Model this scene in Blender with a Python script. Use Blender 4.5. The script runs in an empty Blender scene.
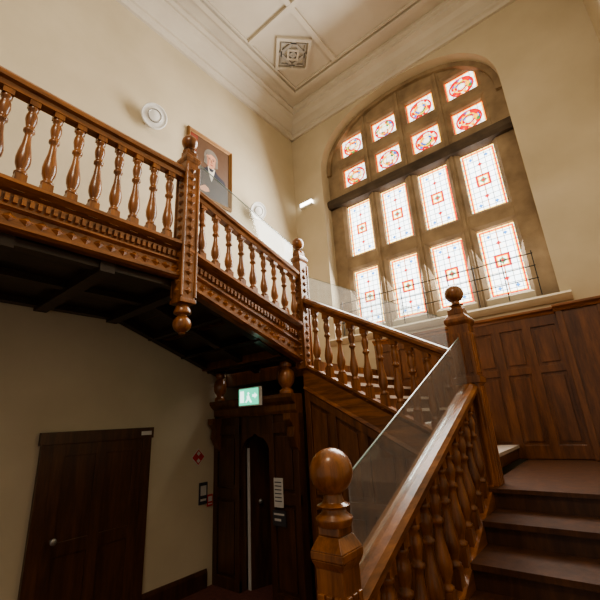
import bpy, bmesh, math
from mathutils import Vector, Matrix
S=bpy.context.scene
# ---------------------------------------------------------------- materials
def nt(name):
    m=bpy.data.materials.new(name); m.use_nodes=True
    n=m.node_tree.nodes; l=m.node_tree.links
    return m,n,l,n['Principled BSDF']
def ramp(n,stops):
    r=n.new('ShaderNodeValToRGB'); e=r.color_ramp.elements
    e[0].position=stops[0][0]; e[0].color=(*stops[0][1],1)
    e[1].position=stops[-1][0]; e[1].color=(*stops[-1][1],1)
    for p,c in stops[1:-1]:
        k=e.new(p); k.color=(*c,1)
    return r
def wood(name,dark,light,scale,rough=.3):
    m,n,l,b=nt(name)
    tc=n.new('ShaderNodeTexCoord'); mp=n.new('ShaderNodeMapping'); mp.inputs['Scale'].default_value=scale
    no=n.new('ShaderNodeTexNoise'); no.inputs['Scale'].default_value=1.0; no.inputs['Detail'].default_value=7; no.inputs['Roughness'].default_value=.7
    r=ramp(n,[(.34,dark),(.5,tuple((a+c)/2.2 for a,c in zip(dark,light))),(.68,light)])
    l.new(tc.outputs['Object'],mp.inputs[0]); l.new(mp.outputs[0],no.inputs['Vector'])
    l.new(no.outputs[0],r.inputs[0]); l.new(r.outputs[0],b.inputs['Base Color'])
    b.inputs['Roughness'].default_value=rough
    b.inputs['Coat Weight'].default_value=.4; b.inputs['Coat Roughness'].default_value=.16
    bp=n.new('ShaderNodeBump'); bp.inputs['Strength'].default_value=.15; bp.inputs['Distance'].default_value=.01
    l.new(no.outputs[0],bp.inputs['Height']); l.new(bp.outputs[0],b.inputs['Normal'])
    return m
def plaster(name,a,c,rough=.8,sc=1.5,bump=.06):
    m,n,l,b=nt(name)
    tc=n.new('ShaderNodeTexCoord')
    no=n.new('ShaderNodeTexNoise'); no.inputs['Scale'].default_value=sc; no.inputs['Detail'].default_value=5
    r=ramp(n,[(.3,a),(.7,c)])
    l.new(tc.outputs['Object'],no.inputs['Vector']); l.new(no.outputs[0],r.inputs[0]); l.new(r.outputs[0],b.inputs['Base Color'])
    no2=n.new('ShaderNodeTexNoise'); no2.inputs['Scale'].default_value=60; l.new(tc.outputs['Object'],no2.inputs['Vector'])
    bp=n.new('ShaderNodeBump'); bp.inputs['Strength'].default_value=bump; bp.inputs['Distance'].default_value=.01
    l.new(no2.outputs[0],bp.inputs['Height']); l.new(bp.outputs[0],b.inputs['Normal'])
    b.inputs['Roughness'].default_value=rough
    return m
def plain(name,c,rough=.5,metal=0,em=None,es=0):
    m,n,l,b=nt(name)
    tc=n.new('ShaderNodeTexCoord'); no=n.new('ShaderNodeTexNoise'); no.inputs['Scale'].default_value=8
    r=ramp(n,[(.2,tuple(x*.88 for x in c)),(.8,tuple(min(1,x*1.08) for x in c))])
    l.new(tc.outputs['Object'],no.inputs['Vector']); l.new(no.outputs[0],r.inputs[0]); l.new(r.outputs[0],b.inputs['Base Color'])
    b.inputs['Roughness'].default_value=rough; b.inputs['Metallic'].default_value=metal
    if em: b.inputs['Emission Color'].default_value=(*em,1); b.inputs['Emission Strength'].default_value=es
    return m
D=(.105,.036,.010); L=(.40,.155,.044)
W_V=wood('oak_vertical',D,L,(14,14,1.6))
W_Y=wood('oak_along_y',D,L,(16,1.6,16))
W_X=wood('oak_along_x',D,L,(1.6,16,16))
W_DK=wood('oak_dark_panel',(.045,.018,.008),(.12,.048,.019),(12,12,1.6),.4)
W_PN=wood('oak_panel',(.075,.027,.009),(.23,.088,.028),(12,12,1.6),.35)
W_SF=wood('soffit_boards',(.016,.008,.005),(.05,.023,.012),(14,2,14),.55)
PL=plaster('cream_plaster',(.53,.455,.325),(.61,.53,.39))
CEIL=plaster('ceiling_plaster',(.56,.51,.43),(.64,.59,.50))
STONE=plaster('window_stone',(.22,.16,.10),(.40,.30,.19),.75,3,.2)
STDK=plaster('dark_stone',(.05,.035,.024),(.11,.08,.055),.7,4,.2)
SILL=plaster('pale_stone',(.52,.43,.29),(.62,.53,.38),.6,3)
TREAD=plaster('tread_stone',(.46,.38,.32),(.62,.53,.45),.45,5)
CARPET=plaster('hall_carpet',(.10,.035,.028),(.16,.055,.04),.95,20,.3)
WHITE=plain('white_enamel',(.78,.77,.74),.4)
GREY=plain('grey_metal',(.35,.34,.32),.35,.6)
BLACK=plain('black_iron',(.03,.03,.03),.5,.3)
PAPER=plain('paper_white',(.62,.60,.56),.7)
DKSIGN=plain('dark_sign',(.05,.05,.06),.5)
RED=plain('red_enamel',(.55,.05,.04),.5)
GOLD=plain('gilt_frame',(.26,.13,.045),.4,.3)
GREEN=plain('exit_green',(.05,.5,.3),.4,0,(.10,.85,.50),1.3)
EXW=plain('exit_white',(.8,.9,.85),.4,0,(.75,1,.88),2.2)
LAMP=plain('lamp_diffuser',(.9,.9,.85),.4,0,(1,.97,.88),7)
def glassmat():
    m=bpy.data.materials.new('clear_glass'); m.use_nodes=True; n=m.node_tree.nodes; l=m.node_tree.links; n.clear()
    o=n.new('ShaderNodeOutputMaterial'); mx=n.new('ShaderNodeMixShader'); t=n.new('ShaderNodeBsdfTransparent'); g=n.new('ShaderNodeBsdfGlossy')
    t.inputs[0].default_value=(.94,.965,.96,1); g.inputs['Roughness'].default_value=.05
    f=n.new('ShaderNodeLayerWeight'); f.inputs[0].default_value=.5
    p=n.new('ShaderNodeMath'); p.operation='POWER'; p.inputs[1].default_value=3
    q=n.new('ShaderNodeMath'); q.operation='MULTIPLY_ADD'; q.inputs[1].default_value=.6; q.inputs[2].default_value=.07
    l.new(f.outputs['Facing'],p.inputs[0]); l.new(p.outputs[0],q.inputs[0])
    l.new(q.outputs[0],mx.inputs[0]); l.new(t.outputs[0],mx.inputs[1]); l.new(g.outputs[0],mx.inputs[2])
    df=n.new('ShaderNodeBsdfTranslucent'); df.inputs[0].default_value=(.9,.92,.9,1); d2=n.new('ShaderNodeBsdfDiffuse'); d2.inputs[0].default_value=(.9,.92,.9,1)
    ad=n.new('ShaderNodeAddShader'); l.new(df.outputs[0],ad.inputs[0]); l.new(d2.outputs[0],ad.inputs[1])
    m2=n.new('ShaderNodeMixShader'); m2.inputs[0].default_value=.04
    l.new(mx.outputs[0],m2.inputs[1]); l.new(ad.outputs[0],m2.inputs[2]); l.new(m2.outputs[0],o.inputs[0])
    return m
GLASS=glassmat()
GEDGE=plain('glass_edge',(.22,.30,.27),.3)
def stained(name,small,strength):
    m=bpy.data.materials.new(name); m.use_nodes=True; n=m.node_tree.nodes; l=m.node_tree.links; n.clear()
    o=n.new('ShaderNodeOutputMaterial'); em=n.new('ShaderNodeEmission'); em.inputs[1].default_value=strength; l.new(em.outputs[0],o.inputs[0])  # panes emit: daylight from outside is put into the glass colour
    tc=n.new('ShaderNodeTexCoord'); sp=n.new('ShaderNodeSeparateXYZ'); l.new(tc.outputs['UV'],sp.inputs[0])
    def M(op,a,b=None,c=None):
        k=n.new('ShaderNodeMath'); k.operation=op
        for i,v in enumerate((a,b,c)):
            if v is None: continue
            if isinstance(v,(int,float)): k.inputs[i].default_value=v
            else: l.new(v,k.inputs[i])
        return k.outputs[0]
    def MIX(f,a,b):
        k=n.new('ShaderNodeMixRGB'); l.new(f,k.inputs[0])
        for i,v in ((1,a),(2,b)):
            if isinstance(v,tuple): k.inputs[i].default_value=(*v,1)
            else: l.new(v,k.inputs[i])
        return k.outputs[0]
    u=sp.outputs[0]; v=sp.outputs[1]
    asp=1.0 if small else 2.1
    au=M('ABSOLUTE',M('SUBTRACT',u,.5)); av=M('MULTIPLY',M('ABSOLUTE',M('SUBTRACT',v,.5)),asp)
    hv=.5*asp
    def band(x,a,b): return M('MULTIPLY',M('GREATER_THAN',x,a),M('LESS_THAN',x,b))
    vo=n.new('ShaderNodeTexVoronoi'); vo.inputs['Scale'].default_value=9 if small else 14
    geo=n.new('ShaderNodeSeparateXYZ'); l.new(tc.outputs['Object'],geo.inputs[0])
    cell=M('MULTIPLY',M('FLOOR',M('MULTIPLY',M('ADD',geo.outputs[0],3.5),1.2987)),3.7)
    cm=n.new('ShaderNodeCombineXYZ'); l.new(u,cm.inputs[0]); l.new(M('MULTIPLY',v,asp),cm.inputs[1]); l.new(cell,cm.inputs[2])
    l.new(cm.outputs[0],vo.inputs['Vector'])
    sc=n.new('ShaderNodeSeparateColor'); l.new(vo.outputs['Color'],sc.inputs[0])
    if small:
        rp=ramp(n,[(0,(.60,.008,.005)),(.22,(.95,.36,.02)),(.36,(.62,.015,.01)),(.45,(.95,.88,.65)),(.66,(.05,.22,.05)),(.76,(.05,.14,.42)),(.86,(.95,.9,.75)),(1,(1,.9,.65))]); rp.color_ramp.interpolation='CONSTANT'
        l.new(sc.outputs[0],rp.inputs[0])
        r=M('SQRT',M('ADD',M('MULTIPLY',au,au),M('MULTIPLY',av,av)))
        col=MIX(M('GREATER_THAN',r,.36),rp.outputs[0],(.95,.96,.92))
        col=MIX(band(r,.335,.39),col,(.60,.008,.005))
        col=MIX(band(r,.20,.24),col,(1,.5,.03))
        col=MIX(M('LESS_THAN',r,.13),col,(.92,.85,.65))
        mx=M('MAXIMUM',au,av)
        col=MIX(M('GREATER_THAN',mx,.455),col,(.60,.015,.008))
        col=MIX(band(mx,.42,.455),col,(.95,.5,.05))
        n1,n2,w=5,5,.05
    else:
        rp=ramp(n,[(0,(.86,.9,.88)),(.5,(.97,.98,.95)),(.8,(.78,.89,.93)),(.93,(1,.93,.78)),(1,(1,.9,.7))]); rp.color_ramp.interpolation='CONSTANT'
        l.new(sc.outputs[0],rp.inputs[0]); col=rp.outputs[0]
        dv=M('SUBTRACT',hv,av); du=M('SUBTRACT',.5,au); d=M('MINIMUM',du,dv)
        alt=M('LESS_THAN',M('FRACT',M('MULTIPLY',av,5.0)),.5)
        bcol=MIX(alt,(.40,.62,.45),(.92,.62,.18))
        col=MIX(band(d,.0,.05),col,bcol)
        col=MIX(band(d,.05,.09),col,(.55,.012,.006))
        col=MIX(band(d,.09,.115),col,(.95,.60,.08))
        mm=M('MAXIMUM',au,av); dd=M('ADD',au,av)
        col=MIX(band(mm,.14,.20),col,(.55,.012,.006))
        col=MIX(band(mm,.11,.14),col,(.95,.55,.05))
        col=MIX(M('LESS_THAN',dd,.11),col,(.08,.25,.08))
        col=MIX(M('LESS_THAN',dd,.06),col,(.6,.015,.008))
        col=MIX(M('MULTIPLY',M('LESS_THAN',au,.014),M('GREATER_THAN',av,.19)),col,(.8,.25,.05))
        ov=M('ABSOLUTE',M('SUBTRACT',av,.55))
        col=MIX(M('LESS_THAN',M('ADD',au,ov),.07),col,(.55,.02,.01))
        ov=M('ABSOLUTE',M('SUBTRACT',av,.80)); ou=M('ABSOLUTE',M('SUBTRACT',au,.22))
        col=MIX(M('LESS_THAN',M('ADD',ou,ov),.06),col,(.05,.18,.45))
        n1,n2,w=6,12,.075
    fu=M('FRACT',M('MULTIPLY',u,n1)); fv=M('FRACT',M('MULTIPLY',v,n2))
    lead=M('MAXIMUM',M('LESS_THAN',fu,w*1.3),M('LESS_THAN',fv,w*1.5))
    col=MIX(M('MULTIPLY',lead,.9),col,(.04,.04,.045))
    l.new(col,em.inputs[0])
    return m
SG_L=stained('leaded_glass_tall',False,5.0)
SG_S=stained('leaded_glass_small',True,3.0)
# ---------------------------------------------------------------- mesh builder
class B:
    def __init__(s): s.bm=bmesh.new(); s.mats=[]; s.uv=s.bm.loops.layers.uv.new('UVMap')
    def mi(s,m):
        if m not in s.mats: s.mats.append(m)
        return s.mats.index(m)
    def face(s,vs,m,smooth=False):
        try: f=s.bm.faces.new(vs)
        except ValueError: return
        f.material_index=s.mi(m); f.smooth=smooth; return f
    def loft(s,a,b,m):
        va=[s.bm.verts.new(p) for p in a]; vb=[s.bm.verts.new(p) for p in b]; k=len(a)
        s.face(va[::-1],m); s.face(vb,m)
        for i in range(k): s.face([va[i],va[(i+1)%k],vb[(i+1)%k],vb[i]],m)
    def box(s,x0,x1,y0,y1,z0,z1,m):
        s.loft([(x0,y0,z0),(x1,y0,z0),(x1,y1,z0),(x0,y1,z0)],[(x0,y0,z1),(x1,y0,z1),(x1,y1,z1),(x0,y1,z1)],m)
    def ext(s,pts,vec,m):
        v=Vector(vec); s.loft([Vector(p) for p in pts],[Vector(p)+v for p in pts],m)
    def prism(s,p0,p1,side,prof,m):
        p0=Vector(p0);p1=Vector(p1);sd=Vector(side)
        f=lambda p:[p+sd*a+Vector((0,0,h)) for a,h in prof]
        s.loft(f(p0),f(p1),m)
    def lathe(s,cx,cy,prof,m,seg=16,axis=None,org=None):
        rings=[]
        if axis is not None:
            q=Vector((0,0,1)).rotation_difference(Vector(axis)); o=Vector(org)
        for r,z in prof:
            ring=[]
            for i in range(seg):
                a=2*math.pi*i/seg
                p=Vector((r*math.cos(a),r*math.sin(a),z))
                p=(q@p+o) if axis is not None else Vector((cx,cy,0))+p
                ring.append(s.bm.verts.new(p))
            rings.append(ring)
        for a,b in zip(rings,rings[1:]):
            for i in range(seg): s.face([a[i],a[(i+1)%seg],b[(i+1)%seg],b[i]],m,True)
        s.face(rings[0][::-1],m); s.face(rings[-1],m)
    def frus(s,cx,cy,z0,z1,w0,w1,m):
        h=w0/2;k=w1/2
        s.loft([(cx-h,cy-h,z0),(cx+h,cy-h,z0),(cx+h,cy+h,z0),(cx-h,cy+h,z0)],[(cx-k,cy-k,z1),(cx+k,cy-k,z1),(cx+k,cy+k,z1),(cx-k,cy+k,z1)],m)
    def done(s,name,bevel=0,parent=None):
        bmesh.ops.recalc_face_normals(s.bm,faces=s.bm.faces)
        me=bpy.data.meshes.new(name); s.bm.to_mesh(me); s.bm.free()
        for m in s.mats: me.materials.append(m)
        o=bpy.data.objects.new(name,me); S.collection.objects.link(o)
        if parent: o.parent=parent
        if bevel:
            b=o.modifiers.new('bevel','BEVEL'); b.width=bevel; b.segments=2; b.limit_method='ANGLE'; b.angle_limit=math.radians(50)
        return o
def ballprof(cz,r,n=10,zmin=-.92):
    out=[]
    for i in range(n+1):
        t=math.asin(zmin)+(math.pi/2-.05-math.asin(zmin))*i/n
        out.append((r*math.cos(t),cz+r*math.sin(t)))
    return out
FL=-1.9; CE=6.75; XL=-4.5; YW=5.76; XR=1.0
XI=XL+.006; YI=YW-.006; XJ=XR-.006
ST=bpy.data.objects.new('staircase',None); S.collection.objects.link(ST)
# ---------------------------------------------------------------- room shell
b=B(); b.box(XL-.2,XL,-2.5,6.4,FL,CE,PL); b.done('wall_left')
b=B(); b.box(XR,XR+.2,.6,6.4,FL,CE,PL); b.done('wall_right')
b=B(); b.box(XL-.2,XR+.2,-2.5,6.4,FL-.2,FL,CARPET); b.done('floor')
b=B(); b.box(XL-.2,XR+.2,-2.5,6.4,CE,CE+.2,CEIL)
def frame(x0,x1,y0,y1,w,t):
    b.box(x0,x1,y0,y0+w,CE-t,CE,CEIL); b.box(x0,x1,y1-w,y1,CE-t,CE,CEIL)
    b.box(x0,x0+w,y0+w,y1-w,CE-t,CE,CEIL); b.box(x1-w,x1,y0+w,y1-w,CE-t,CE,CEIL)
frame(-3.85,.4,.2,5.12,.09,.06); frame(-3.72,.27,.33,4.99,.03,.04)
b.box(-3.7,.25,3.6,3.69,CE-.055,CE,CEIL); b.box(-2.75,-2.66,.35,4.97,CE-.05,CE,CEIL)
def diamond(cx,cy,r0,r1,t,m,o=0):
    for i in range(4):
        a0=math.pi/2*i+o; a1=a0+math.pi/2
        p=[(cx+r1*math.cos(a0),cy+r1*math.sin(a0),CE-t),(cx+r1*math.cos(a1),cy+r1*math.sin(a1),CE-t),(cx+r0*math.cos(a1),cy+r0*math.sin(a1),CE-t),(cx+r0*math.cos(a0),cy+r0*math.sin(a0),CE-t)]
        b.ext(p,(0,0,t),m)
GR=plaster('ceiling_ornament_grey',(.34,.32,.29),(.46,.44,.40))
for cx,cy in ((-3.24,4.34),(-1.2,4.34),(-3.24,2.2)):
    diamond(cx,cy,.38,.46,.06,CEIL); diamond(cx,cy,.30,.33,.04,GR); diamond(cx,cy,.20,.28,.04,GR,math.pi/4); diamond(cx,cy,.10,.16,.05,CEIL); diamond(cx,cy,.01,.08,.05,GR,math.pi/4)
b.done('ceiling')
CX=-1.98; A=1.76; ZS=5.05; RI=1.24; ZB=1.42
b=B(); T=.34
def arch(n=36):
    out=[]
    for i in range(n+1):
        t=math.pi*i/n; c=math.cos(t); s_=math.sin(t); e=2/2.25
        out.append((CX-A*math.copysign(abs(c)**e,c),ZS+RI*max(0,s_)**e))
    return out
b.box(XL-.2,CX-A,YW,YW+T,FL,CE,PL); b.box(CX+A,XR+.2,YW,YW+T,FL,CE,PL); b.box(CX-A,CX+A,YW,YW+T,FL,ZB,PL)
ap=arch()
for (x0,z0),(x1,z1) in zip(ap,ap[1:]):
    b.ext([(x0,YW,z0),(x1,YW,z1),(x1,YW,CE),(x0,YW,CE)],(0,T,0),PL)
for (x0,z0),(x1,z1) in zip(ap,ap[1:]):
    def inn(x,z,k): return (CX+(x-CX)*(1-k),ZS+(z-ZS)*(1-k*1.2) if z>ZS else z)
    a0=inn(x0,z0,.055);a1=inn(x1,z1,.055)
    b.ext([(x0,YW+.2,z0),(x1,YW+.2,z1),(a1[0],YW+.2,a1[1]),(a0[0],YW+.2,a0[1])],(0,.14,0),STONE)
b.done('wall_window')
prof=[(0,0),(.05,0),(.07,.05),(.11,.07),(.11,.13),(.22,.20),(.28,.27),(.36,.30),(.36,.36),(.42,.38),(.42,.45),(0,.45)]
ZC=CE-.45
b=B(); b.prism((XL,-2.5,ZC),(XL,YW,ZC),(1,0,0),prof,CEIL); b.done('trim_1')
b=B(); b.prism((XL+.02,YW,ZC),(XR,YW,ZC),(0,-1,0),prof,CEIL); b.done('trim_2')
b=B(); b.prism((XL,-2.5,FL),(XL,3.5,FL),(1,0,0),[(0,0),(.03,0),(.03,.16),(.015,.2),(0,.2)],W_DK); b.done('baseboard_left')
# ---------------------------------------------------------------- window
b=B(); Y0=YW+.26; Y1=YW+.46
xs=[-3.41+.77*i for i in range(4)]; PW=.54
rows=[(1.63,2.75,0),(3.07,4.22,0),(4.66,5.13,1),(5.40,5.88,1)]
def mull(x0,x1,z0,z1,m):
    c=.06
    b.ext([(x0,Y1,z0),(x0,Y0+c,z0),(x0+c,Y0,z0),(x1-c,Y0,z0),(x1,Y0+c,z0),(x1,Y1,z0)],(0,0,z1-z0),m)
    if x1-x0<.3:
        xm=(x0+x1)/2; b.ext([(xm-.03,Y0+.01,z0),(xm-.018,Y0-.025,z0),(xm+.018,Y0-.025,z0),(xm+.03,Y0+.01,z0)],(0,0,z1-z0),m)
mull(-3.80,xs[0],ZB-.02,6.4,STONE); mull(xs[3]+PW,-.16,ZB-.02,6.4,STONE)
for i in range(3): mull(xs[i]+PW,xs[i+1],ZB-.02,6.4,STONE)
def trans(z0,z1,pr,m):
    c=.05
    b.ext([(-3.79,Y1-.02,z0),(-3.79,Y0-pr+c,z0),(-3.79,Y0-pr,z0+c),(-3.79,Y0-pr,z1-c),(-3.79,Y0-pr+c,z1),(-3.79,Y1-.02,z1)],(3.62,0,0),m)
trans(ZB-.02,1.63,-.01,SILL); trans(2.75,3.07,-.01,STONE); trans(4.22,4.42,.13,STDK); trans(4.42,4.66,-.01,STONE)
trans(5.13,5.40,-.01,STONE); trans(5.88,6.4,-.01,STONE)
yg=YW+.40
for x in xs:
    for z0,z1,k in rows:
        m=SG_S if k else SG_L
        vs=[b.bm.verts.new(p) for p in ((x-.01,yg,z0-.01),(x+PW+.01,yg,z0-.01),(x+PW+.01,yg,z1+.01),(x-.01,yg,z1+.01))]
        f=b.face(vs,m)
        for lp,uv in zip(f.loops,((0,0),(1,0),(1,1),(0,1))): lp[b.uv].uv=uv
b.done('window_1')
b=B(); b.prism((CX-A-.12,YW,ZB-.13),(CX+A+.12,YW,ZB-.13),(0,-1,0),[(-.26,.13),(0,.13),(.08,.11),(.10,.08),(.07,.04),(.03,0),(0,0)],SILL); b.done('trim_3')
b=B()
for z in (1.66,1.84,2.02):
    b.box(-3.55,-.4,5.70,5.712,z-.005,z+.005,BLACK)
for i in range(9):
    x=-3.5+.385*i; b.box(x,x+.012,5.70,5.712,ZB,2.06,BLACK)
b.done('window_guard_rail')
# ---------------------------------------------------------------- stairs
G=B()
XS=-2.95; YS=3.77; L1=-.6; L2=.75; L3=1.6; PLT=-1.5
b=B(); b.box(-1.3,XJ,-2.5,1.6,FL,PLT,CARPET); b.box(-1.33,-1.3,-2.5,1.6,FL,PLT,W_DK)
b.box(-1.65,-1.33,-2.5,1.2,FL,FL+.2,CARPET)
b.done('raised_floor_platform')
def step(x0,x1,y0,y1,z,axis,tm=None,rm=None):
    tm=tm or TREAD
    G.box(x0,x1,y0,y1,z-.16,z-.035,rm or W_PN)
    if axis=='y': G.box(x0,x1,y0-.03,y1,z-.035,z,tm)
    elif axis=='-y': G.box(x0,x1,y0,y1+.03,z-.035,z,tm)
    else: G.box(x0,x1+.03,y0,y1,z-.035,z,tm)
for i in range(5):
    z=PLT+.15*(i+1); y0=1.6+.4*i; step(-.94,XJ,y0,y0+.4,z,'y',W_DK,W_DK); G.box(-.94,XJ,y0,y0+.4,FL,z-.16,W_DK)
G.box(-1.0,XJ,3.6,YI,L1-.22,L1-.03,W_DK); G.box(-1.0,XJ,3.57,YI,L1-.03,L1,W_DK); G.box(-.94,XJ,3.6,3.75,FL,L1-.2,W_DK)
for i in range(7):
    z=L1+.169*(i+1); x1=-1.1-.262*i; step(x1-.262,x1,YS+.06,YW-.03,z,'x')
G.box(XI,XS,YS+.03,YI,L2-.2,L2,W_PN)
for i in range(4):
    z=L2+.17*(i+1); y1=3.72-.36*i; step(XI,XS-.05,y1-.36,y1,z,'-y')
G.box(XI,XS-.05,-2.5,2.28,L3-.2,L3,W_PN)
def zr2(x): return .59+(-1.18-x)*.556
def zr1(y): return .23-(3.71-y)*.4035
def zr3(y): return 1.90+(3.73-y)*.285
sp=[(-.05,0),(-.05,-.36),(.02,-.36),(.045,-.33),(.03,-.29),(.03,-.08),(.05,-.05),(.07,-.03),(.07,0)]
def string(p0,p1,side,off,prof=sp,m=W_X): G.prism((p0[0],p0[1],p0[2]+off),(p1[0],p1[1],p1[2]+off),side,prof,m)
string((-1.0,YS,zr2(-1.0)),(XS,YS,zr2(XS)),(0,-1,0),-.86)
string((-1.0,1.5,zr1(1.5)),(-1.0,3.7,zr1(3.7)),(1,0,0),-.80,[(-.06,0),(-.06,-.34),(.06,-.34),(.06,0)],W_Y)
fp=[(-.05,1.0),(-.05,0),(.04,0),(.065,.05),(.065,.12),(.02,.17),(.02,.42),(.055,.46),(.055,.50),(.02,.54),(.02,.80),(.06,.85),(.10,.93),(.10,1.0)]
def fascia(y0,zb0,zt0,y1,zb1,zt1):
    f=lambda y,zb,zt:[(XS+a,y,zb+(zt-zb)*h) for a,h in fp]
    G.loft(f(y0,zb0,zt0),f(y1,zb1,zt1),W_Y)
fascia(1.95,1.27,1.66,3.77,.67,1.17)
fascia(-2.5,1.34,1.70,1.95,1.34,1.70)
def dent(y,zb,zt):
    z=zb+(zt-zb)*.67; G.box(XS+.02,XS+.045,y,y+.028,z-.028,z+.028,W_Y)
def leaf(y,zb,zt):
    # lozenge relief in the lower band of the fascia
    z=zb+(zt-zb)*.295; X=XS+.02; a,h=.045,.036
    q=[Vector((X,y-a,z)),Vector((X,y,z-h)),Vector((X,y+a,z)),Vector((X,y,z+h))]; c=Vector((X,y,z))
    G.loft(q,[c+(p-c)*.25+Vector((.022,0,0)) for p in q],W_Y)
for i in range(88):
    y=-2.45+.05*i
    if y<1.85:
        dent(y,1.34,1.70)
        if i%2==0: leaf(y,1.34,1.70)
for i in range(34):
    y=2.07+.05*i
    if y<3.66:
        t=(y-1.95)/1.82; dent(y,1.27-.6*t,1.66-.49*t)
        if i%2==0: leaf(y,1.27-.6*t,1.66-.49*t)
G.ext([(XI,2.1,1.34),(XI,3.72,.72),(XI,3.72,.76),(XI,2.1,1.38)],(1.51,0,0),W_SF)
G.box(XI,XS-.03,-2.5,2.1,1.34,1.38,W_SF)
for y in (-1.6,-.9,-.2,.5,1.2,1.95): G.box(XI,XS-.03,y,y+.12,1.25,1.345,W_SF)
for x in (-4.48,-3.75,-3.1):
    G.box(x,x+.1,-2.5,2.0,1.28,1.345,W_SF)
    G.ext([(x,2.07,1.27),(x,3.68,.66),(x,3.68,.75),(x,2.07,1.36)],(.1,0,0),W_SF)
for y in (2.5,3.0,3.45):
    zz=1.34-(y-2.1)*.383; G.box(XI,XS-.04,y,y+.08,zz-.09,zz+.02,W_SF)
G.done('stair_flights',0,ST)
b=B()
def pt(x): return zr2(x)-.86-.34
b.ext([(-1.0,YS,FL),(XS,YS,FL),(XS,YS,pt(XS)),(-1.0,YS,pt(-1.0))],(0,.04,0),W_PN)
b.ext([(-1.0,YS-.03,pt(-1)-.1),(XS,YS-.03,pt(XS)-.1),(XS,YS-.03,pt(XS)+.02),(-1.0,YS-.03,pt(-1)+.02)],(0,.04,0),W_PN)
sx=[-2.95,-2.56,-2.17,-1.78,-1.39,-1.0]
for i,x in enumerate(sx):
    w=.08; xa=x if i==0 else x-w/2; xb=xa+w
    if i==5: xb=x; xa=x-w
    b.ext([(xa,YS-.028,FL),(xb,YS-.028,FL),(xb,YS-.028,pt(xb)-.05),(xa,YS-.028,pt(xa)-.05)],(0,.03,0),W_PN)
for z in (-1.9,-.95):
    b.box(XS,-1.0,YS-.027,YS+.01,z,z+.11,W_PN)
for xa,xb in zip(sx,sx[1:]):
    l,r=xa+.09,xb-.09
    b.box(l,r,YS-.02,YS+.01,-1.74,-1.0,W_PN)
    b.ext([(l,YS-.02,-.80),(r,YS-.02,-.80),(r,YS-.02,pt(r)-.15),(l,YS-.02,pt(l)-.15)],(0,.03,0),W_PN)
b.ext([(-1.06,1.5,FL),(-1.06,3.7,FL),(-1.06,3.7,zr1(3.7)-1.1),(-1.06,1.5,zr1(1.5)-1.1)],(.06,0,0),W_PN)
b.done('understair_panelling',.004,ST)
b=B(); DT=1.14
def dado(x0,x1,n,zb,y):
    b.box(x0,x1,y,YI,zb,DT,W_PN)
    w=(x1-x0)/n
    for i in range(n+1):
        xx=x0+w*i; b.box(max(x0,xx-.05),min(x1,xx+.05),y-.025,y+.01,zb,DT,W_PN)
    for z,h in ((zb,.16),(.42,.09),(DT-.13,.13)): b.box(x0,x1,y-.024,y+.01,z,z+h,W_PN)
    for i in range(n):
        l=x0+w*i+.085; r=x0+w*(i+1)-.085
        for z0,z1 in ((zb+.20,.38),(.55,DT-.17)): b.box(l,r,y-.018,y+.01,z0,z1,W_PN)
dado(-2.93,-.32,7,L1+.005,YW-.05)
b.box(-.32,XJ,YW-.16,YI,L1+.005,DT,W_PN)
for x in (-.32,.1,.52,.92): b.box(x,x+.07,YW-.185,YW-.15,L1+.005,DT,W_PN)
b.prism((-2.93,YW-.05,DT),(-.30,YW-.05,DT),(0,-1,0),[(-.04,0),(.03,0),(.05,.03),(.09,.05),(.09,.08),(-.04,.08)],W_X)
b.prism((-.34,YW-.16,DT),(XJ,YW-.16,DT),(0,-1,0),[(-.15,0),(.03,0),(.05,.03),(.09,.05),(.09,.08),(-.15,.08)],W_X)
b.done('dado_panelling',.004)
# ---------------------------------------------------------------- balustrades
BP=[(.10,.030),(.115,.043),(.14,.043),(.155,.028),(.18,.032),(.24,.047),(.30,.050),(.37,.043),(.47,.029),(.56,.023),(.60,.024),(.615,.038),(.64,.038),(.655,.024),(.69,.030),(.76,.040),(.81,.037),(.86,.023),(.875,.036),(.90,.036),(.92,.028)]
def baluster(b,x,y,z0,z1):
    h=z1-z0
    b.box(x-.038,x+.038,y-.038,y+.038,z0-.06,z0+.11*h,W_V)
    b.box(x-.036,x+.036,y-.036,y+.036,z0+.91*h,z1+.05,W_V)
    b.lathe(x,y,[(r,z0+t*h) for t,r in BP],W_V,12)
rp=[(-.04,-.10),(.04,-.10),(.05,-.06),(.075,-.045),(.08,-.01),(.06,.02),(.025,.035),(-.025,.035),(-.06,.02),(-.08,-.01),(-.075,-.045),(-.05,-.06)]
def rail(b,p0,p1,side,m,sc=1): b.prism(p0,p1,side,[(a*sc,h) for a,h in rp],m)
b=B(); rail(b,(XS+.02,-2.5,2.54),(XS+.02,1.88,2.54),(1,0,0),W_Y)
y=1.74
while y>-2.4: baluster(b,XS+.02,y,1.70,2.46); y-=.168
b.box(XS-.03,XS+.08,-2.5,1.88,1.69,1.715,W_Y)
b.done('gallery_balustrade',0,ST)
b=B(); rail(b,(XS+.02,2.02,zr3(2.02)-.02),(XS+.02,3.70,zr3(3.70)-.02),(1,0,0),W_Y)
for k in range(9):
    y=2.14+.183*k; t=(y-1.95)/1.82
    baluster(b,XS+.02,y,1.67-.49*t,zr3(y)-.10)
b.done('upper_flight_balustrade',0,ST)
b=B(); rail(b,(-1.09,YS-.02,zr2(-1.09)),(XS+.07,YS-.02,zr2(XS+.07)),(0,1,0),W_X)
for k in range(10):
    x=-1.2-.169*k; baluster(b,x,YS-.02,zr2(x)-.84,zr2(x)-.09)
b.done('middle_flight_balustrade',0,ST)
b=B(); rail(b,(-1.0,1.47,zr1(1.47)),(-1.0,3.69,zr1(3.69)),(1,0,0),W_Y,.95)
for k in range(12):
    y=1.63+.172*k; baluster(b,-1.0,y,zr1(y)-.78,zr1(y)-.09)
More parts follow.
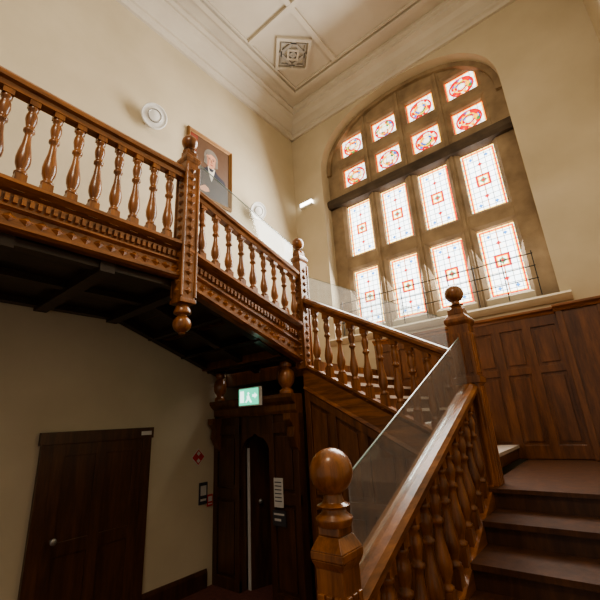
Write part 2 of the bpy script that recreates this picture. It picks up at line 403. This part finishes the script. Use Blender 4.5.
b.done('lower_flight_balustrade',0,ST)
# ---------------------------------------------------------------- newels
def newel(name,x,y,zbase,zball,r,w,pend=None,carve=False,flute=False,neck=0):
    b=B(); zt=zball-r*1.6-neck
    b.box(x-w/2,x+w/2,y-w/2,y+w/2,zbase,zt-.10,W_V)
    b.frus(x,y,zt-.16,zt-.13,w*1.02,w*1.22,W_V); b.frus(x,y,zt-.13,zt-.10,w*1.22,w*1.22,W_V)
    b.frus(x,y,zt-.10,zt-.05,w*1.22,w*.8,W_V); b.frus(x,y,zt-.05,zt,w*.8,w*.8,W_V)
    b.lathe(x,y,[(r*.75,zt-.02),(r*.85,zt+.01),(r*.6,zt+.025),(r*.5,zt+.03+neck*.4),(r*.78,zt+.03+neck*.7),(r*.5,zt+.03+neck)]+ballprof(zball,r,12),W_V,24)
    if pend is not None:
        pz,pr=pend
        b.frus(x,y,zbase-.04,zbase,w*1.15,w*1.15,W_V)
        b.lathe(x,y,[(pr*.3,pz-pr*1.12),(pr*.35,pz-pr)]+[(pr*math.cos(t),pz+pr*math.sin(t)) for t in [(-1.2+.2*i) for i in range(12)]]+[(pr*.5,pz+pr*1.0),(pr*.95,pz+pr*1.15),(pr*.95,pz+pr*1.4),(pr*.6,zbase-.03)],W_V,24)
    if carve:
        z=zbase+.08
        while z<zt-.22:
            for dx,dy in ((1,0),(-1,0),(0,1),(0,-1)):
                c=Vector((x+dx*w/2,y+dy*w/2,z)); s=Vector((-dy,dx,0)); n=Vector((dx,dy,0))
                q=[c+s*.045,c+Vector((0,0,.042)),c-s*.045,c-Vector((0,0,.042))]
                top=[c+(p-c)*.35+n*.022 for p in q]; b.loft(q,top,W_V)
            z+=.095
        for sx_ in (-1,1):
            for sy_ in (-1,1):
                b.box(x+sx_*w/2-.012,x+sx_*w/2+.012,y+sy_*w/2-.012,y+sy_*w/2+.012,zbase+.02,zt-.2,W_V)
    if flute:
        for k in (-.3,0,.3):
            for z0,z1 in ((zt-.62,zt-.24),(zbase+.3,zt-.74)):
                if z1<=z0: continue
                b.box(x+k*w-.014,x+k*w+.014,y-w/2-.012,y+w/2+.012,z0,z1,W_V)
                b.box(x-w/2-.012,x+w/2+.012,y+k*w-.014,y+k*w+.014,z0,z1,W_V)
        b.box(x-w/2-.018,x+w/2+.018,y-w/2-.018,y+w/2+.018,zt-.71,zt-.65,W_V)
        b.box(x-w/2-.025,x+w/2+.025,y-w/2-.025,y+w/2+.025,zbase,zbase+.22,W_V)
    return b.done(name,.004,ST)
newel('newel_post_top',XS+.02,1.95,1.14,2.945,.085,.15,(.91,.085),carve=True)
newel('newel_post_landing',XS+.02,YS-.02,.62,2.36,.085,.15,carve=True)
newel('newel_post_quarter_landing',-1.0,YS,-.9,1.13,.09,.185,flute=True,neck=.03)
newel('newel_post_bottom',-1.0,1.42,PLT,-.206,.092,.125,flute=True,neck=.035)
# ---------------------------------------------------------------- glass guard screens
def gl(name,pts,vec,top):
    b=B(); b.ext(pts,vec,GLASS); 
    p,q=Vector(top[0]),Vector(top[1]); v=Vector(vec)
    b.loft([p,p+v,p+v+Vector((0,0,.005)),p+Vector((0,0,.005))],[q,q+v,q+v+Vector((0,0,.005)),q+Vector((0,0,.005))],GEDGE)
    b.done(name)
gl('glass_guard_panel',[(-1.005,1.55,zr1(1.55)+.04),(-1.005,3.64,zr1(3.64)+.04),(-1.005,3.64,zr1(3.64)+.46),(-1.005,1.55,zr1(1.55)+.40)],(.01,0,0),[(-1.005,1.55,zr1(1.55)+.40),(-1.005,3.64,zr1(3.64)+.46)])
gl('glass_guard_panel.001',[(-1.14,YS-.02,zr2(-1.14)+.04),(XS+.13,YS-.02,zr2(XS+.13)+.04),(XS+.13,YS-.02,zr2(XS+.13)+.34),(-1.14,YS-.02,zr2(-1.14)+.34)],(0,.01,0),[(-1.14,YS-.02,zr2(-1.14)+.34),(XS+.13,YS-.02,zr2(XS+.13)+.34)])
gl('glass_guard_panel.002',[(XS+.02,2.07,zr3(2.07)+.02),(XS+.02,3.62,zr3(3.62)+.02),(XS+.02,3.62,zr3(3.62)+.36),(XS+.02,2.07,zr3(2.07)+.36)],(.01,0,0),[(XS+.02,2.07,zr3(2.07)+.36),(XS+.02,3.62,zr3(3.62)+.36)])
# ---------------------------------------------------------------- timber doorway screen under landing
b=B(); y0=3.62; ye=3.72
b.prism((XI,ye,.10),(XS-.02,ye,.10),(0,-1,0),[(0,0),(.12,0),(.14,.04),(.14,.11),(.19,.15),(.22,.19),(.22,.23),(0,.23)],W_PN)
b.box(XI,XS-.02,y0,ye,-.12,.10,W_DK)
b.box(XI,-3.98,y0,ye,FL,-.12,W_DK); b.box(-3.44,XS-.02,y0,ye,FL,-.12,W_DK)
for xa,xb in ((XI,-3.98),(-3.44,-2.97)):
    for x in (xa,xb-.08): b.box(x,x+.08,y0-.03,y0+.01,FL,.10,W_DK)
    for z in (FL,-.9,-.12): b.box(xa,xb,y0-.028,y0+.01,z,z+.12,W_DK)
    b.box(xa+.11,xb-.11,y0-.02,y0+.01,-.74,-.16,W_DK); b.box(xa+.11,xb-.11,y0-.02,y0+.01,-1.74,-.94,W_DK)
for s,x in ((1,-3.98),(-1,-3.44)):
    pts=[(x,y0,-.12),(x,y0,-.42)]+[(x+s*.20*(1-math.cos(a)),y0,-.42+.26*math.sin(a)) for a in (.4,.8,1.2,1.57)]+[(x+s*.27,y0,-.12)]
    b.ext(pts,(0,.08,0),W_DK)
for x in (-4.46,-3.06):
    b.ext([(x,y0,.10),(x,y0-.17,.10),(x,y0-.17,.03),(x,y0-.10,-.05),(x,y0-.12,-.16),(x,y0-.05,-.28),(x,y0,-.34)],(.1,0,0),W_PN)
for x,r in ((-4.36,.085),(-3.10,.10)):
    b.lathe(x,3.58,[(r*.9,.33),(r*.9,.37),(r*.5,.40),(r*.95,.46),(r*1.08,.53),(r*.95,.60),(r*.5,.645),(r*.75,.66),(r*.75,.72)],W_V,20)
b.done('understair_doorway_screen',.004,ST)
b=B(); b.ext([(-3.96,3.73,FL),(-3.91,3.73,FL),(-3.72,4.35,FL),(-3.77,4.37,FL)],(0,0,1.75),W_DK); b.box(-3.965,-3.92,3.722,3.73,FL,-.30,PAPER)
b.lathe(0,0,[(.012,0),(.012,.04),(.03,.05),(.03,.07),(.01,.08)],GREY,12,axis=(1,-.2,0),org=(-3.90,3.85,-.95))
b.done('door_1')
b=B(); x=XI
b.box(x,x+.05,1.45,1.56,FL,.02,W_DK); b.box(x,x+.05,2.50,2.61,FL,.02,W_DK); b.box(x,x+.055,1.43,2.63,-.09,.03,W_DK)
b.box(x,x+.025,1.56,2.50,FL,-.09,W_DK)
for yy in (1.56,1.98,2.39): b.box(x,x+.04,yy,yy+.11,FL,-.09,W_DK)
for z in (FL,-1.1,-.21): b.box(x,x+.038,1.56,2.5,z,z+.12 if z>-1.5 else z+.22,W_DK)
b.lathe(0,0,[(.012,0),(.012,.05),(.03,.06),(.03,.08),(.01,.09)],GREY,12,axis=(1,0,0),org=(x+.04,1.64,-.95))
b.box(x+.055,x+.06,2.47,2.6,-.055,-.01,PAPER)
b.done('door_2',.003)
# ---------------------------------------------------------------- portrait painting
b=B(); x=XI; ya,yb,za,zb=2.92,3.88,3.58,4.82; fw=.065
CAN=plain('canvas_brown',(.13,.07,.04),.5); SKIN=plain('painted_skin',(.62,.31,.20),.5); SK2=plain('painted_skin_shade',(.42,.18,.11),.5)
HAIR=plain('painted_grey_hair',(.22,.19,.16),.5); COAT=plain('painted_coat',(.02,.02,.035),.5); SH=plain('painted_shirt',(.7,.66,.58),.5); DR=plain('painted_curtain',(.24,.05,.03),.5); EYE=plain('painted_eye',(.05,.025,.02),.5)
fprof=[(0,0),(0,.04),(.02,.06),(.04,.045),(.05,.03),(fw,.02),(fw,0)]
def fr(pa,pb,inn):
    def ring(p,d): return [(x+h,p[0]+d[0]*a,p[1]+d[1]*a) for a,h in fprof]
    b.loft(ring(pa,inn[0]),ring(pb,inn[1]),GOLD)
fr((ya,za),(yb,za),((1,1),(-1,1))); fr((yb,za),(yb,zb),((-1,1),(-1,-1))); fr((yb,zb),(ya,zb),((-1,-1),(1,-1))); fr((ya,zb),(ya,za),((1,-1),(1,1)))
b.box(x,x+.012,ya+.05,yb-.05,za+.05,zb-.05,CAN)
def flat(pts,k,m): b.ext([(x+.010+.0015*k,p[0],p[1]) for p in pts],(.0015,0,0),m)
def ell(cy,cz,ry,rz,n=20): return [(cy+ry*math.cos(2*math.pi*i/n),cz+rz*math.sin(2*math.pi*i/n)) for i in range(n)]
flat([(2.99,3.65),(2.99,4.75),(3.14,4.75),(3.10,4.3),(3.16,3.65)],1,DR)
c=3.42
flat([(3.03,3.65),(3.05,3.95),(3.13,4.12),(3.30,4.20),(3.36,4.26),(3.50,4.26),(3.56,4.19),(3.72,4.12),(3.79,3.95),(3.81,3.65)],2,COAT)
flat([(3.35,4.26),(3.51,4.26),(3.48,4.10),(3.44,3.98),(3.39,4.10)],3,SH)
flat([(3.37,4.24),(3.49,4.24),(3.45,4.18),(3.40,4.18)],4,COAT)
flat([(3.20,3.78),(3.30,3.86),(3.38,3.83),(3.40,3.77),(3.32,3.73),(3.22,3.73)],4,SKIN)
flat(ell(c,4.46,.15,.165),3,HAIR); flat([(c-.14,4.44),(c-.15,4.30),(c-.08,4.27),(c-.06,4.42)],4,HAIR); flat([(c+.14,4.44),(c+.15,4.31),(c+.09,4.28),(c+.06,4.42)],4,HAIR)
flat(ell(c,4.40,.11,.16),5,SKIN); flat(ell(c-.075,4.37,.03,.10),6,SK2)
flat([(c-.11,4.50),(c-.02,4.575),(c+.11,4.54),(c+.10,4.50),(c,4.535),(c-.07,4.48)],7,HAIR)
flat([(c-.11,4.44),(c-.115,4.30),(c-.08,4.30),(c-.092,4.44)],7,HAIR); flat([(c+.11,4.44),(c+.115,4.30),(c+.085,4.30),(c+.095,4.44)],7,HAIR)
flat([(c-.01,4.42),(c+.015,4.42),(c+.030,4.355),(c-.005,4.35)],7,SK2)
for s in (-1,1): flat(ell(c+.043*s+.005,4.42,.018,.009,10),8,EYE); flat(ell(c+.043*s+.005,4.445,.026,.006,10),8,HAIR)
flat(ell(c+.008,4.312,.034,.009,10),8,plain('painted_lips',(.36,.09,.06),.5))
b.done('framed_portrait_painting')
# ---------------------------------------------------------------- speakers, lamps, signs
def speaker(name,y,z,r,ax):
    b=B(); a=Vector(ax).normalized(); o=Vector((XL+.17,y,z))
    b.lathe(0,0,[(r*.35,-.12),(r*.55,-.08),(r*.95,-.02),(r,0),(r,.02),(r*.93,.03),(r*.88,.015),(r*.6,.03),(r*.25,.045),(r*.05,.05)],WHITE,28,axis=a,org=o)
    b.lathe(0,0,[(r*.45,.031),(r*.47,.045),(r*.52,.045),(r*.54,.031)],GREY,24,axis=a,org=o)
    b.box(XI,XL+.02,y-.04,y+.04,z-.08,z+.05,WHITE); b.box(XL+.01,XL+.13,y-.012,y+.012,z-.03,z-.005,WHITE)
    b.done(name)
speaker('wall_speaker',2.25,4.44,.19,(1,-.2,-.35)); speaker('wall_speaker.001',4.40,3.77,.17,(1,-.2,-.35))
b=B(); b.box(-4.32,-4.00,YW-.07,YI,4.38,4.41,WHITE); b.box(-4.31,-4.01,YW-.075,YI,4.41,4.49,LAMP); b.box(-4.32,-4.0,YW-.08,YI,4.49,4.505,WHITE); b.done('emergency_light')
b=B(); dxs=.15; X0,X1,Z0,Z1=-3.84+dxs,-3.50+dxs,.23,.425; yy=3.34
b.box(X0-.015,X1+.015,yy,yy+.05,Z0-.015,Z1+.015,WHITE); b.box(X0,X1,yy-.004,yy,Z0,Z1,GREEN)
e=yy-.006
def ex(pts): b.ext([(p[0]+dxs,e,p[1]-.03) for p in pts],(0,.003,0),EXW)
ex([(-3.82,.29),(-3.75,.29),(-3.75,.43),(-3.82,.43)])
ex([(-3.69,.395),(-3.67,.415),(-3.65,.395),(-3.67,.375)]); ex([(-3.70,.37),(-3.66,.375),(-3.64,.33),(-3.61,.29),(-3.63,.28),(-3.67,.32),(-3.71,.285),(-3.73,.295),(-3.695,.33)])
ex([(-3.60,.35),(-3.56,.35),(-3.56,.33),(-3.515,.365),(-3.56,.40),(-3.56,.38),(-3.60,.38)])
b.box(-3.55,-3.49,yy+.05,3.495,.28,.31,WHITE)
b.done('emergency_exit_sign')
b=B(); yq=3.583
b.box(-3.36,-3.22,yq-.006,yq+.005,-.93,-.62,PAPER)
for k in range(6): b.box(-3.345,-3.24,yq-.008,yq-.005,-.67-.04*k,-.66-.04*k,DKSIGN)
b.done('paper_notice')
b=B(); b.box(-3.39,-3.19,yq-.006,yq+.005,-1.12,-.96,DKSIGN); b.box(-3.37,-3.21,yq-.008,yq-.005,-1.01,-.99,PAPER); b.box(-3.36,-3.26,yq-.008,yq-.005,-1.07,-1.045,PAPER); b.done('door_sign')
b=B()
def dm(cy,cz,r,k,m): b.ext([(XI+k,cy-r,cz),(XI+k,cy,cz-r),(XI+k,cy+r,cz),(XI+k,cy,cz+r)],(.004,0,0),m)
dm(3.33,-.38,.11,0,PAPER); dm(3.33,-.38,.095,.004,RED)
for cy,cz in ((3.33,-.335),(3.33,-.425)): dm(cy,cz,.03,.007,PAPER)
b.done('hazard_diamond_sign')
for nm,cy,cz,w,h,m in (('fire_notice',3.42,-.83,.13,.26,DKSIGN),('fire_notice.001',3.53,-.93,.09,.14,RED)):
    b=B(); b.box(XI,XI+.012,cy-w/2,cy+w/2,cz-h/2,cz+h/2,m); b.box(XI+.012,XI+.014,cy-w*.35,cy+w*.35,cz-h*.1,cz+h*.35,PAPER); b.box(XI+.012,XI+.014,cy-w*.35,cy+w*.35,cz-h*.35,cz-h*.25,PAPER); b.done(nm)
# ---------------------------------------------------------------- lights
w=bpy.data.worlds.new('World'); S.world=w; w.use_nodes=True
w.node_tree.nodes['Background'].inputs[0].default_value=(1,.89,.75,1); w.node_tree.nodes['Background'].inputs[1].default_value=.36
def area(name,loc,tgt,sx,sy,p,c):
    d=bpy.data.lights.new(name,'AREA'); d.shape='RECTANGLE'; d.size=sx; d.size_y=sy; d.energy=p; d.color=c
    o=bpy.data.objects.new(name,d); S.collection.objects.link(o); o.location=loc
    o.rotation_euler=(Vector(tgt)-Vector(loc)).to_track_quat('-Z','Y').to_euler(); return o
area('window_daylight',(CX,YW-.1,3.4),(CX,0,1.4),3.0,4.0,400,(1,.97,.90))
area('hall_fill_light',(-.4,-1.2,5.2),(-2.4,3.0,1.0),1.2,1.2,95,(1,.82,.60))  # unseen warm fill added high behind the camera to brighten the woodwork
S.view_settings.look='AgX - Medium High Contrast'
# ---------------------------------------------------------------- camera
cam=bpy.data.cameras.new('camera'); co=bpy.data.objects.new('camera',cam); S.collection.objects.link(co); S.camera=co
R=Vector((.7727,.6318,-.0532)); F=Vector((-.5866,.7474,.3072))
F.normalize(); R=(R-F*R.dot(F)).normalized(); U=R.cross(F).normalized()
M=Matrix((( R.x,U.x,-F.x),(R.y,U.y,-F.y),(R.z,U.z,-F.z)))
co.matrix_world=M.to_4x4(); cam.sensor_width=36; cam.lens=22.5; cam.clip_start=.05
